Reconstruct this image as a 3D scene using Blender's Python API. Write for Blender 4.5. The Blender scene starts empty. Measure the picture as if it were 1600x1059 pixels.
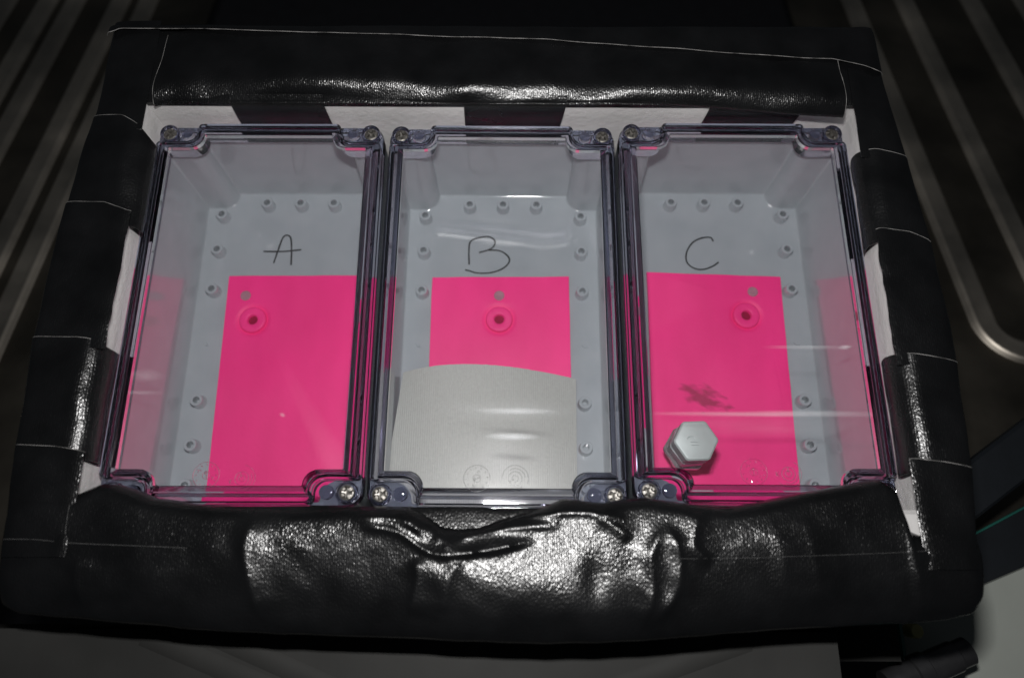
import bpy, math, random
import numpy as np
from mathutils import Matrix, Vector, noise

random.seed(7)
MM = 0.001
scn = bpy.context.scene
col = scn.collection

# ------------------------------------------------------------------ camera
CAM_H = 350.4                       # mm above the lids (lid tops are z = 0)
TILT, ROLL = math.radians(18.73), math.radians(0.25)
RC = Matrix.Rotation(TILT, 3, 'X') @ Matrix.Rotation(ROLL, 3, 'Z')
cd = bpy.data.cameras.new('camera')
cd.sensor_width = 36.0
cd.lens = 27.0                      # 1200 px focal length on a 1600 px wide picture
cd.clip_start, cd.clip_end = 0.01, 20.0
cd.dof.use_dof = True
cd.dof.focus_distance = 0.385
cd.dof.aperture_fstop = 5.6
cam = bpy.data.objects.new('camera', cd)
cam.matrix_world = Matrix.Translation((0, 0, CAM_H*MM)) @ RC.to_4x4()
col.objects.link(cam)
scn.camera = cam

# ------------------------------------------------------------------ light
w = bpy.data.worlds.new('World'); scn.world = w; w.use_nodes = True
w.node_tree.nodes['Background'].inputs[0].default_value = (0.80, 0.90, 1.0, 1)
w.node_tree.nodes['Background'].inputs[1].default_value = 0.018
ld = bpy.data.lights.new('flash', 'AREA')
ld.shape = 'RECTANGLE'; ld.size, ld.size_y = 0.040, 0.016
ld.energy = 1.88
ld.color = (1.0, 0.985, 0.97)
fl = bpy.data.objects.new('flash', ld)
fl.location = (-0.006, 0.077, 0.381)
fl.rotation_euler = (Vector((0.0, 0.135, -0.03)) - Vector(fl.location)).to_track_quat('-Z', 'Y').to_euler()
col.objects.link(fl)
scn.view_settings.view_transform = 'Standard'
scn.view_settings.look = 'None'
scn.view_settings.exposure = 0.0
scn.view_settings.gamma = 1.0
try:
    scn.render.engine = 'CYCLES'
    scn.cycles.max_bounces = 16; scn.cycles.transmission_bounces = 12; scn.cycles.transparent_max_bounces = 16
    scn.cycles.glossy_bounces = 6
    scn.cycles.sample_clamp_indirect = 4.0
except Exception:
    pass

def P(x, y, z):
    """a point of the photograph (1600 px wide) on the horizontal plane at height z, in mm"""
    d = RC @ Vector(((x-800)/1200.0, (529.5-y)/1200.0, -1.0))
    t = (z-CAM_H)/d.z
    return Vector((d.x*t, d.y*t, z))

# ------------------------------------------------------------------ materials
def mat(name):
    m = bpy.data.materials.new(name); m.use_nodes = True
    n = m.node_tree.nodes; b = n['Principled BSDF']
    return m, n, m.node_tree.links, b
def setp(b, **k):
    for key, v in k.items():
        key = key.replace('_', ' ')
        s = b.inputs[key]
        s.default_value = (*v, 1) if isinstance(v, tuple) and len(v) == 3 else v
def tex(n, l, kind, scale, detail=2.0, coord='Object', mapping=None):
    tc = n.new('ShaderNodeTexCoord'); t = n.new('ShaderNodeTex'+kind)
    src = tc.outputs[coord]
    if mapping:
        mp = n.new('ShaderNodeMapping'); mp.inputs['Scale'].default_value = mapping
        l.new(src, mp.inputs[0]); src = mp.outputs[0]
    l.new(src, t.inputs['Vector']); t.inputs['Scale'].default_value = scale
    if 'Detail' in t.inputs: t.inputs['Detail'].default_value = detail
    return t
def ramp(n, l, src, p0, p1, c0, c1):
    r = n.new('ShaderNodeValToRGB'); e = r.color_ramp.elements
    e[0].position, e[1].position = p0, p1
    e[0].color = (*c0, 1); e[1].color = (*c1, 1)
    l.new(src, r.inputs[0]); return r
def bump(n, l, src, b, strength, dist, prev=None):
    bp = n.new('ShaderNodeBump'); bp.inputs['Strength'].default_value = strength
    bp.inputs['Distance'].default_value = dist
    l.new(src, bp.inputs['Height'])
    if prev: l.new(prev.outputs[0], bp.inputs['Normal'])
    l.new(bp.outputs[0], b.inputs['Normal']); return bp

def plastic_grey():
    m, n, l, b = mat('grey_plastic')
    setp(b, Roughness=0.22, IOR=1.72, Coat_Weight=.7, Coat_Roughness=.04)
    t = tex(n, l, 'Noise', 60, 3)
    r = ramp(n, l, t.outputs[0], .3, .7, (.312, .346, .368), (.346, .380, .402))
    l.new(r.outputs[0], b.inputs['Base Color'])
    t2 = tex(n, l, 'Noise', 900, 2); bump(n, l, t2.outputs[0], b, .015, .0003)
    r2 = ramp(n, l, t.outputs[0], .3, .7, (.05,)*3, (.10,)*3); l.new(r2.outputs[0], b.inputs['Roughness'])
    return m
def clear_plastic():
    m, n, l, b = mat('clear_plastic')
    n.remove(b); g = n.new('ShaderNodeBsdfGlass')
    g.inputs['Color'].default_value = (.89, .89, .94, 1); g.inputs['Roughness'].default_value = .03; g.inputs['IOR'].default_value = 1.56
    l.new(g.outputs[0], n['Material Output'].inputs[0]); return m
def clear_sheet(glare_streaks=()):
    """thin flat cover: light passes straight through, faint mirror and painted glare on top"""
    m, n, l, b = mat('clear_cover_sheet')
    n.remove(b)
    tr = n.new('ShaderNodeBsdfTransparent'); tr.inputs[0].default_value = (.965, .965, .972, 1)
    gl = n.new('ShaderNodeBsdfGlossy'); gl.inputs['Roughness'].default_value = .04
    gl2 = n.new('ShaderNodeBsdfGlossy'); gl2.inputs['Roughness'].default_value = .30
    fr = n.new('ShaderNodeFresnel'); fr.inputs['IOR'].default_value = 1.45
    t = tex(n, l, 'Noise', 40, 4, mapping=(.25, 2.2, 1)); bp = n.new('ShaderNodeBump')
    bp.inputs['Strength'].default_value = .25; bp.inputs['Distance'].default_value = .0006
    l.new(t.outputs[0], bp.inputs['Height']); l.new(bp.outputs[0], gl.inputs['Normal'])
    mx0 = n.new('ShaderNodeMixShader'); mx0.inputs[0].default_value = .2
    l.new(gl.outputs[0], mx0.inputs[1]); l.new(gl2.outputs[0], mx0.inputs[2])
    mx = n.new('ShaderNodeMixShader'); l.new(fr.outputs[0], mx.inputs[0])
    l.new(tr.outputs[0], mx.inputs[1]); l.new(mx0.outputs[0], mx.inputs[2])
    # fine dust film
    df = n.new('ShaderNodeBsdfDiffuse'); df.inputs[0].default_value = (.7, .68, .72, 1)
    td = tex(n, l, 'Noise', 25, 5); rd = ramp(n, l, td.outputs[0], .35, .8, (.002,)*3, (.010,)*3)
    mx2 = n.new('ShaderNodeMixShader'); l.new(rd.outputs[0], mx2.inputs[0])
    l.new(mx.outputs[0], mx2.inputs[1]); l.new(df.outputs[0], mx2.inputs[2])
    last = mx2
    for (xc, yc, hw_, hh, amt) in glare_streaks:                 # lamp glare painted as pale streaks on the cover
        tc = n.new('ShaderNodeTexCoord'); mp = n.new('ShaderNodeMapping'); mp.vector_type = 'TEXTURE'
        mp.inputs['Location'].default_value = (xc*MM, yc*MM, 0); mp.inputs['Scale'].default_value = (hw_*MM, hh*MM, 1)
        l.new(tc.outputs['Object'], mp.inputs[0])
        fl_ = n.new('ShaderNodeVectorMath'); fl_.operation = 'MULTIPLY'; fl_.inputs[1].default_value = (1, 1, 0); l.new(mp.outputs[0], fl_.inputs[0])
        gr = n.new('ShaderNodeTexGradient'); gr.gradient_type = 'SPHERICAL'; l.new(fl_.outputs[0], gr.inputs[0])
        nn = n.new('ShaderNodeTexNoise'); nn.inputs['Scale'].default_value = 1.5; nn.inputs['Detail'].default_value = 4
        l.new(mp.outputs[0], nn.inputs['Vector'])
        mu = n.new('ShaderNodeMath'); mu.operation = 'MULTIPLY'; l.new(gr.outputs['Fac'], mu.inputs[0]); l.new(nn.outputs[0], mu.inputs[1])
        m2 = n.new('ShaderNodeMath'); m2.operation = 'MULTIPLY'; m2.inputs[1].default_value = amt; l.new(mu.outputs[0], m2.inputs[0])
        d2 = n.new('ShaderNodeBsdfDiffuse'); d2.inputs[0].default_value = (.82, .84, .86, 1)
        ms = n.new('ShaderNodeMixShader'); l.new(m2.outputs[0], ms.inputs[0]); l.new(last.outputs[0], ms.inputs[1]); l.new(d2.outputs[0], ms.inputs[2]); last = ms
    l.new(last.outputs[0], n['Material Output'].inputs[0]); return m
def pink_mat(stain=None):
    m, n, l, b = mat('pink_foam_sheet')
    setp(b, Roughness=.55, IOR=1.4)
    t = tex(n, l, 'Noise', 28, 4, mapping=(1.6, .6, 1))
    r = ramp(n, l, t.outputs[0], .25, .75, (.80, .020, .195), (.93, .029, .24))
    out = r.outputs[0]
    if stain:
        tc = n.new('ShaderNodeTexCoord'); mp = n.new('ShaderNodeMapping')
        cx, cy, sx, sy, rz = stain
        mp.vector_type = 'TEXTURE'
        mp.inputs['Location'].default_value = (cx, cy, 0); mp.inputs['Scale'].default_value = (sx, sy, 1)
        mp.inputs['Rotation'].default_value = (0, 0, rz)
        l.new(tc.outputs['Object'], mp.inputs[0])
        nt = n.new('ShaderNodeTexNoise'); nt.inputs['Scale'].default_value = 1.2; nt.inputs['Detail'].default_value = 4
        ms = n.new('ShaderNodeMapping'); ms.inputs['Scale'].default_value = (1.0, 1.35, 0); l.new(mp.outputs[0], ms.inputs[0]); l.new(ms.outputs[0], nt.inputs['Vector'])
        fx = n.new('ShaderNodeVectorMath'); fx.operation = 'MULTIPLY'; fx.inputs[1].default_value = (1, 1, 0); l.new(mp.outputs[0], fx.inputs[0])
        ln = n.new('ShaderNodeVectorMath'); ln.operation = 'LENGTH'; l.new(fx.outputs[0], ln.inputs[0])
        mu = n.new('ShaderNodeMath'); mu.operation = 'SUBTRACT'; l.new(nt.outputs[0], mu.inputs[0])
        ml = n.new('ShaderNodeMath'); ml.operation = 'MULTIPLY'; ml.inputs[1].default_value = .30; l.new(ln.outputs['Value'], ml.inputs[0])
        l.new(ml.outputs[0], mu.inputs[1])
        rr = ramp(n, l, mu.outputs[0], .20, .40, (0, 0, 0), (1, 1, 1))
        mx = n.new('ShaderNodeMix'); mx.data_type = 'RGBA'
        l.new(rr.outputs[0], mx.inputs['Factor']); l.new(out, mx.inputs['A']); mx.inputs['B'].default_value = (.40, .012, .09, 1)
        out = mx.outputs['Result']
    l.new(out, b.inputs['Base Color'])
    t2 = tex(n, l, 'Noise', 500, 3); bump(n, l, t2.outputs[0], b, .15, .0005)
    return m
def tape_mat():
    m, n, l, b = mat('black_cloth_tape')
    setp(b, Roughness=.30, IOR=1.5)
    t = tex(n, l, 'Noise', 45, 4)
    r = ramp(n, l, t.outputs[0], .3, .7, (.0034, .0035, .0038), (.006, .0062, .0068)); l.new(r.outputs[0], b.inputs['Base Color'])
    r2 = ramp(n, l, t.outputs[0], .25, .75, (.19,)*3, (.30,)*3); l.new(r2.outputs[0], b.inputs['Roughness'])
    w1 = tex(n, l, 'Noise', 1050, 1.0, mapping=(1.25, .8, 1)); b1 = bump(n, l, w1.outputs[0], b, .40, .00045)
    w2 = tex(n, l, 'Wave', 330, 1.0); w2.inputs['Distortion'].default_value = 2.5; w2.inputs['Detail Scale'].default_value = 2
    b2 = bump(n, l, w2.outputs[0], b, .10, .0004, b1)
    w3 = tex(n, l, 'Noise', 70, 3); bump(n, l, w3.outputs[0], b, .12, .002, b2)
    return m
def simple(name, colr, rough=.5, metal=0.0, nscale=80, var=.12, bstr=.1, bdist=.0004, bscale=600, **k):
    m, n, l, b = mat(name)
    setp(b, Roughness=rough, Metallic=metal, **k)
    t = tex(n, l, 'Noise', nscale, 4)
    r = ramp(n, l, t.outputs[0], .3, .7, tuple(c*(1-var) for c in colr), tuple(min(1, c*(1+var)) for c in colr))
    l.new(r.outputs[0], b.inputs['Base Color'])
    t2 = tex(n, l, 'Noise', bscale, 2); bump(n, l, t2.outputs[0], b, bstr, bdist)
    return m
def cloth_mat():
    m, n, l, b = mat('cream_ribbed_card')
    setp(b, Roughness=.85)
    t = tex(n, l, 'Noise', 700, 3)
    r = ramp(n, l, t.outputs[0], .3, .7, (.375, .385, .362), (.415, .425, .402)); l.new(r.outputs[0], b.inputs['Base Color'])
    wv = tex(n, l, 'Wave', 260, 1); wv.inputs['Distortion'].default_value = .8
    b1 = bump(n, l, wv.outputs[0], b, .30, .0004)
    t3 = tex(n, l, 'Noise', 1500, 2); bump(n, l, t3.outputs[0], b, .2, .0004, b1)
    return m
def brushed(name, colr, rough):
    m, n, l, b = mat(name)
    setp(b, Roughness=rough, Metallic=1.0)
    t = tex(n, l, 'Noise', 14, 5)
    r = ramp(n, l, t.outputs[0], .3, .75, tuple(c*.7 for c in colr), tuple(c*1.15 for c in colr)); l.new(r.outputs[0], b.inputs['Base Color'])
    r2 = ramp(n, l, t.outputs[0], .2, .8, (rough*.8,)*3, (rough*1.3,)*3); l.new(r2.outputs[0], b.inputs['Roughness'])
    t2 = tex(n, l, 'Noise', 300, 3, mapping=(1, .05, 1)); bump(n, l, t2.outputs[0], b, .12, .0004)
    return m

def mark_mat():
    m, n, l, b = mat('clear_moulding')
    n.remove(b); g = n.new('ShaderNodeBsdfGlass'); g.inputs['Roughness'].default_value = .08; g.inputs['IOR'].default_value = 1.5
    t = n.new('ShaderNodeBsdfTransparent'); mx = n.new('ShaderNodeMixShader'); mx.inputs[0].default_value = .62
    l.new(g.outputs[0], mx.inputs[1]); l.new(t.outputs[0], mx.inputs[2]); l.new(mx.outputs[0], n['Material Output'].inputs[0]); return m
M = dict(
    mark=mark_mat(), hole_dark=simple('dark_pink_hole_shade', (.26, .006, .045), 1.0, IOR=1.05),
    abs=plastic_grey(), clear=clear_plastic(), sheet=clear_sheet(), pink=pink_mat(), tape=tape_mat(), card=cloth_mat(),
    foam=simple('white_foam', (.56, .55, .545), .8, nscale=30, var=.06, bstr=.35, bdist=.001, bscale=260),
    edge=simple('tape_cut_edge', (.20, .195, .19), .8, nscale=160, var=.85),
    edge_dim=simple('tape_lap_edge', (.07, .07, .07), .8, nscale=400, var=.5),
    ink=simple('black_marker_ink', (.012, .013, .014), .45),
    zinc=simple('zinc_plated_steel', (.40, .45, .44), .5, .2, nscale=50, var=.10, bstr=.12, bscale=500),
    zinc_side=simple('turned_steel', (.46, .49, .49), .38, .45, nscale=200, var=.25, bstr=.2, bscale=900),
    zinc_bright=simple('bright_steel', (.66, .62, .63), .25, .8, nscale=200, var=.2, bstr=.2, bscale=900),
    screw=simple('screw_steel', (.21, .20, .185), .45, 1.0, nscale=300, var=.2, bstr=.2, bscale=1500),
    dot=simple('grey_rubber_dot', (.36, .17, .22), .35),
    steel=brushed('dark_stainless', (.62, .565, .49), .46),
    steel_dark=brushed('dull_steel_sheet', (.15, .135, .112), .5),
    shelf=simple('grey_steel_shelf', (.030, .030, .029), .6, 0.0, nscale=9, var=.35, bstr=.1, IOR=1.18),
    black=simple('black_paint', (.010, .010, .012), .4),
    navy=simple('dark_blue_grey_paint', (.006, .008, .011), .5),
    gunmetal=simple('dark_gunmetal', (.10, .10, .105), .3, .8, nscale=60, var=.3),
    board=simple('white_board', (.33, .35, .32), .6, nscale=20, var=.05),
    glass_edge=simple('green_glass_edge', (.02, .11, .09), .15),
    brass=simple('yellow_plastic', (.42, .38, .16), .4),
)

# ------------------------------------------------------------------ mesh helpers (all in mm)
def mesh(name, V, F, mt, smooth=True, angle=35):
    me = bpy.data.meshes.new(name)
    me.from_pydata([(v[0]*MM, v[1]*MM, v[2]*MM) for v in V], [], F)
    me.validate(); me.update()
    for x in (mt if isinstance(mt, list) else [mt]): me.materials.append(x)
    if smooth:
        me.polygons.foreach_set('use_smooth', [True]*len(me.polygons))
        try: me.set_sharp_from_angle(angle=math.radians(angle))
        except Exception: pass
    return me
def ob(name, me, parent=None, loc=(0, 0, 0), rz=0.0):
    o = bpy.data.objects.new(name, me); col.objects.link(o)
    o.location = tuple(c*MM for c in loc); o.rotation_euler = (0, 0, rz)
    if parent: o.parent = parent
    return o
def tag(o, label, cat=None, group=None, kind=None):
    if label: o['label'] = label
    if cat: o['category'] = cat
    if group: o['group'] = group
    if kind: o['kind'] = kind
    return o
def empty(name, loc, rz=0.0):
    o = bpy.data.objects.new(name, None); o.empty_display_size = .02; col.objects.link(o)
    o.location = tuple(c*MM for c in loc); o.rotation_euler = (0, 0, rz); return o
class MB:
    def __init__(s): s.V = []; s.F = []
    def add(s, V, F):
        k = len(s.V); s.V += [tuple(v) for v in V]; s.F += [tuple(i+k for i in f) for f in F]
    def box(s, x0, x1, y0, y1, z0, z1):
        s.add([(x0,y0,z0),(x1,y0,z0),(x1,y1,z0),(x0,y1,z0),(x0,y0,z1),(x1,y0,z1),(x1,y1,z1),(x0,y1,z1)],
              [(0,3,2,1),(4,5,6,7),(0,1,5,4),(1,2,6,5),(2,3,7,6),(3,0,4,7)])
    def loops(s, L, closed_profile=False, cap0=False, cap1=False):
        n = len(L[0]); V = [p for lp in L for p in lp]; F = []
        m = len(L)
        for i in range(m if closed_profile else m-1):
            a, b = i*n, ((i+1) % m)*n
            for j in range(n):
                k = (j+1) % n; F.append((a+j, a+k, b+k, b+j))
        if cap0: F.append(tuple(range(n))[::-1])
        if cap1: F.append(tuple((m-1)*n+j for j in range(n)))
        s.add(V, F)
    def lathe(s, prof, cx=0, cy=0, n=24, cap0=False, cap1=False, closed=False):
        L = [[(cx+r*math.cos(2*math.pi*j/n), cy+r*math.sin(2*math.pi*j/n), z) for j in range(n)] for r, z in prof]
        s.loops(L, closed, cap0, cap1)
    def tube(s, pts, r, n=8, closed=False, cap=True):
        pts = [Vector(p) for p in pts]; L = []
        m = len(pts)
        for i, p in enumerate(pts):
            a = pts[(i-1) % m] if (closed or i) else p
            b = pts[(i+1) % m] if (closed or i < m-1) else p
            t = (b-a).normalized(); u = t.cross(Vector((0, 0, 1)))
            u = u.normalized() if u.length > 1e-6 else Vector((1, 0, 0)); v = u.cross(t)
            L.append([tuple(p+u*r*math.cos(2*math.pi*k/n)+v*r*math.sin(2*math.pi*k/n)) for k in range(n)])
        if closed: s.loops(L, True)
        else: s.loops(L, False, cap, cap)
    def grid(s, G):
        h, wd = len(G), len(G[0]); V = [p for r in G for p in r]
        s.add(V, [(i*wd+j, i*wd+j+1, (i+1)*wd+j+1, (i+1)*wd+j) for i in range(h-1) for j in range(wd-1)])
    def sheet(s, G, t):
        """a grid surface with thickness t below it"""
        h, wd = len(G), len(G[0])
        A = np.array(G, float)
        du = np.gradient(A, axis=0) if h > 1 else A*0; dv = np.gradient(A, axis=1)
        nn = np.cross(dv, du); nn /= np.maximum(np.linalg.norm(nn, axis=2, keepdims=True), 1e-9)
        if nn[..., 2].mean() < 0: nn = -nn; flip = False
        else: flip = True
        B = A-nn*t
        V = [tuple(p) for p in A.reshape(-1, 3)]+[tuple(p) for p in B.reshape(-1, 3)]
        o = h*wd; F = []
        for i in range(h-1):
            for j in range(wd-1):
                q = (i*wd+j, i*wd+j+1, (i+1)*wd+j+1, (i+1)*wd+j)
                F.append(q if not flip else q); F.append(tuple(x+o for x in q[::-1]))
        ring = [j for j in range(wd)]+[i*wd+wd-1 for i in range(1, h)]+[(h-1)*wd+j for j in range(wd-2, -1, -1)]+[i*wd for i in range(h-2, 0, -1)]
        for a, b in zip(ring, ring[1:]+ring[:1]): F.append((b, a, a+o, b+o))
        s.add(V, F)
    def mesh(s, name, mt, smooth=True, angle=35): return mesh(name, s.V, s.F, mt, smooth, angle)
    def build(s, name, mt, parent=None, loc=(0,0,0), rz=0.0, smooth=True, angle=35):
        return ob(name, s.mesh(name, mt, smooth, angle), parent, loc, rz)
def crom(pts, n):
    """n points along a Catmull-Rom curve, evenly in arc length"""
    p = np.array(pts, float); p = np.vstack([2*p[0]-p[1], p, 2*p[-1]-p[-2]]); out = []
    for i in range(1, len(p)-2):
        for t in np.linspace(0, 1, 14, endpoint=False):
            a, b, c, d = p[i-1], p[i], p[i+1], p[i+2]
            out.append(.5*((2*b)+(-a+c)*t+(2*a-5*b+4*c-d)*t*t+(-a+3*b-3*c+d)*t**3))
    out.append(p[-2]); out = np.array(out)
    s = np.r_[0, np.cumsum(np.linalg.norm(np.diff(out, axis=0), axis=1))]
    q = np.linspace(0, s[-1], n)
    return np.stack([np.interp(q, s, out[:, k]) for k in range(out.shape[1])], 1)
def nz(x, y, z=0.0, sc=30.0): return noise.noise(Vector((x/sc, y/sc, z)))

# ------------------------------------------------------------------ setting: steel shelf
mb = MB(); mb.box(-206, 150, -9, 290, -95, -90.5); mb.box(-330, 150, -190, -13.5, -95, -28.0)
shelf = tag(mb.build('shelf', M['shelf'], smooth=False), 'grey steel shelf under the taped block', kind='structure')
for (a, b2) in (((225, 985), (420, 1075)), ((335, 985), (520, 1075)), ((1170, 1000), (930, 1085))):
    mb = MB(); p0, p1 = P(*a, -28), P(*b2, -28); p0.y = min(p0.y, -16.0)
    mb.tube([(*p0.lerp(p1, t)[:2], -38.6) for t in np.linspace(0, 1, 8)], 11.6, 32)
    mb.build('reflection_ridge', M['shelf'], shelf)  # ridges added to stand in for diagonal reflections on the shelf

# ------------------------------------------------------------------ taped white foam block
OX0, OX1, OY0, OY1 = -211.0, 190.0, -11.0, 292.0      # outer faces
IX0, IX1, IY0, IY1 = -190.5, 179.0, 37.5, 243.5       # opening
FT = 13.0                                             # foam top
block = tag(empty('foam_block', (-10, 140, -90)), 'white foam block wrapped in glossy black tape holding three clear-lidded boxes', 'foam block')
BO = Vector((-10, 140, -90))
def bbuild(m, name, mt, parent=block, **k):
    m.V = [(v[0]-BO.x, v[1]-BO.y, v[2]-BO.z) for v in m.V]
    return m.build(name, mt, parent, **k)
mb = MB()
def rect(x0, x1, y0, y1, z, n=10):
    pts = []
    for (ax, ay), (bx, by) in (((x0,y0),(x1,y0)), ((x1,y0),(x1,y1)), ((x1,y1),(x0,y1)), ((x0,y1),(x0,y0))):
        for k in range(n): pts.append((ax+(bx-ax)*k/n, ay+(by-ay)*k/n, z))
    return pts
CX0, CX1, CY0, CY1 = OX0+2.5, OX1-2.5, 3.0, OY1-2.5   # the foam itself, inside the tape
mb.loops([rect(CX0,CX1,CY0,CY1,-90), rect(CX0,CX1,CY0,CY1,FT-8), rect(CX0+6,CX1-6,CY0+7,CY1-5,FT),
          rect(IX0-2,IX1+2,IY0-2,IY1+2,FT), rect(IX0,IX1,IY0,IY1,FT-2), rect(IX0,IX1,IY0,IY1,-74.4)], cap0=True, cap1=True)
bbuild(mb, 'foam_core', M['foam'], smooth=False)

def strip(name, G, edges=(), t=0.32):
    """tape strip from a point grid; edges: grid borders whose pale cut edge shows"""
    m = MB(); m.sheet(G, t); o = bbuild(m, name, M['tape'], angle=60)
    for e in edges:
        ln = {'a': G[0], 'b': G[-1], 'c': [r[0] for r in G], 'd': [r[-1] for r in G]}[e]
        lo, hi = 0, len(ln)
        m2 = MB(); m2.tube([(p[0], p[1], p[2]-.08) for p in ln[lo:hi]], .15, 5)
        m2.V = [(v[0]-BO.x, v[1]-BO.y, v[2]-BO.z) for v in m2.V]
        m2.build('cut_edge', M['edge'], o)
    return o

OUT_Y = [0.0, 22, 60, 110, 166, 215, 236, 265, 286]      # the bars bulge outwards towards the middle
OUT_L = [-215.0, -217, -220.3, -223, -222, -218.5, -216, -216, -216]
OUT_R = [197.6, 198.8, 203, 206, 204.4, 200.3, 197.5, 194.8, 192.5]
def side_strip(s, x_out, x_in, ypix0, ypix1, lift, wrap, bulge=0.0, zend=-4.0, seed=0.0, name='tape_strip', crown=1.6, ragged=0.0, edge='a'):
    """strip across a side bar: s=-1 left, +1 right; ypix: (photo x,y) pairs of the strip's far and near border"""
    def prof_at(y):
        xo = float(np.interp(y, OUT_Y, OUT_L if s < 0 else OUT_R))
        prof = [(xo, -70), (xo, -20), (xo, 6), (xo-s*.5, 10.5), (xo-s*2.5, 13.4+lift+crown*.3),
                (xo-s*8, 14+lift+crown*.8), (x_in+s*9, 14+lift+crown), (x_in+s*3.2, 14+lift+crown)]
        if wrap: prof += [(x_in-s*(.4+bulge*.6), 12.2+lift), (x_in-s*(1.6+bulge), 8), (x_in-s*(1.6+bulge*.8), 3), (x_in-s*.8, zend)]
        else: prof += [(x_in+s*.4, 13.9+lift+crown*.7)]
        return crom(prof, 64)
    far = [P(*q, 16) for q in ypix0]; near = [P(*q, 16) for q in ypix1]
    def border(bd, x):
        xs = [p.x for p in bd]; ys = [p.y for p in bd]; o = np.argsort(xs)
        return float(np.interp(x, np.array(xs)[o], np.array(ys)[o]))
    G = []
    ymid = [border(far, x_in), border(near, x_in)]
    for v in np.linspace(0, 1, 46):
        row = []
        for x, z in prof_at(ymid[0]*(1-v)+ymid[1]*v):
            y = border(far, x)*(1-v)+border(near, x)*v
            tip = max(0, (z-2)/12)
            dz = (nz(x, y, seed, 22)*1.0+nz(x, y, seed+5, 8)*.22)*max(0, min(1, tip))
            dx = -s*nz(z, y, seed+9, 16)*.8 if wrap else -s*nz(x*.1, y, seed+9, 9)*ragged
            inw = 1.0 if abs(x-x_in) < 6 else 0.0
            # the loop sinks at its two ends
            sag = bulge*(1-(2*v-1)**2)*.0
            row.append((x+dx*inw+sag, y, z+dz))
        G.append(row)
    return strip(name, G, edges=(edge,) if edge else ())

# left bar, from the far corner towards the near one
LO, LI = OX0, IX0
side_strip(-1, LO, LI+2, [(178, 30), (262, 30)], [(120, 196), (245, 200)], .1, False, seed=1.3, edge=None, crown=.6)
side_strip(-1, LO, LI, [(140, 178), (190, 178), (215, 192), (240, 222)], [(85, 340), (160, 342), (215, 350)], .3, True, 5.0, seed=2.1)
side_strip(-1, LO, LI+5.0, [(95, 315), (165, 317), (200, 330)], [(40, 545), (120, 545), (175, 546)], .9, False, seed=3.7, ragged=.8)
side_strip(-1, LO, LI, [(50, 526), (120, 527), (150, 531), (178, 548)], [(15, 712), (90, 716), (150, 716)], 1.4, True, 2.4, seed=4.4)
side_strip(-1, LO, LI+5.0, [(20, 694), (90, 698), (120, 703), (140, 708)], [(0, 870), (60, 870), (140, 870)], 1.9, False, seed=5.9)
# right bar
RO, RI = OX1, IX1
side_strip(1, RO, RI-4, [(1300, 60), (1362, 62)], [(1300, 240), (1410, 245)], .1, False, seed=11.3, edge=None, crown=.6)
side_strip(1, RO, RI, [(1330, 238), (1345, 229), (1370, 232), (1420, 242)], [(1350, 375), (1400, 372), (1450, 385)], .3, True, 2.6, seed=12.1)
side_strip(1, RO, RI-4.0, [(1355, 362), (1375, 356), (1420, 362), (1458, 376)], [(1380, 570), (1440, 570), (1500, 580)], .9, False, seed=13.7, ragged=1.2)
side_strip(1, RO, RI, [(1385, 550), (1395, 549), (1450, 556), (1500, 565)], [(1395, 740), (1440, 735), (1520, 745)], 1.4, True, 2.2, seed=14.4)
side_strip(1, RO, RI-6.5, [(1402, 718), (1425, 717), (1470, 722), (1522, 731)], [(1400, 890), (1470, 890), (1540, 890)], 1.9, False, seed=15.9, crown=2.2)

# back bar: strips lapped down over the opening's far wall, then the long band, then the strip over the rear edge
G = []
for x in np.linspace(OX0+1.5, OX1-1.5, 90):
    G.append([(x, y, z+nz(x, y, 95, 20)*.25) for y, z in ((IY1-.5, 9.8), (IY1-.3, 12.3), (IY1+3.5, 13.9), (IY1+14, 14.0), (IY1+30, 14.0), (OY1-5, 13.6))])
strip('tape_lining', G)
def wall_strip(xa0, xa1, xb0, xb1, seed):
    """short tape tongue on the far wall; a: photo x at its top, b: at its foot"""
    G = []
    for k, u in enumerate(np.linspace(0, 1, 24)):
        row = []
        for v in np.linspace(0, 1, 20):
            pa = P(xa0+(xa1-xa0)*u, 152, FT).x; pb = P(xb0+(xb1-xb0)*u, 190, 0).x
            x = pa+(pb-pa)*v
            z = 15.0-v*32
            y = IY1-.5-.7*math.sin(v*3.0)+nz(x, z, seed, 12)*.35 if z < 12 else IY1+ (z-12)*1.2-.5
            row.append((x, y, z))
        G.append(row)
    strip('tape_tongue', G)
wall_strip(360, 505, 372, 518, 21.0); wall_strip(725, 886, 725, 872, 22.0); wall_strip(1112, 1262, 1094, 1234, 23.0)

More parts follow.
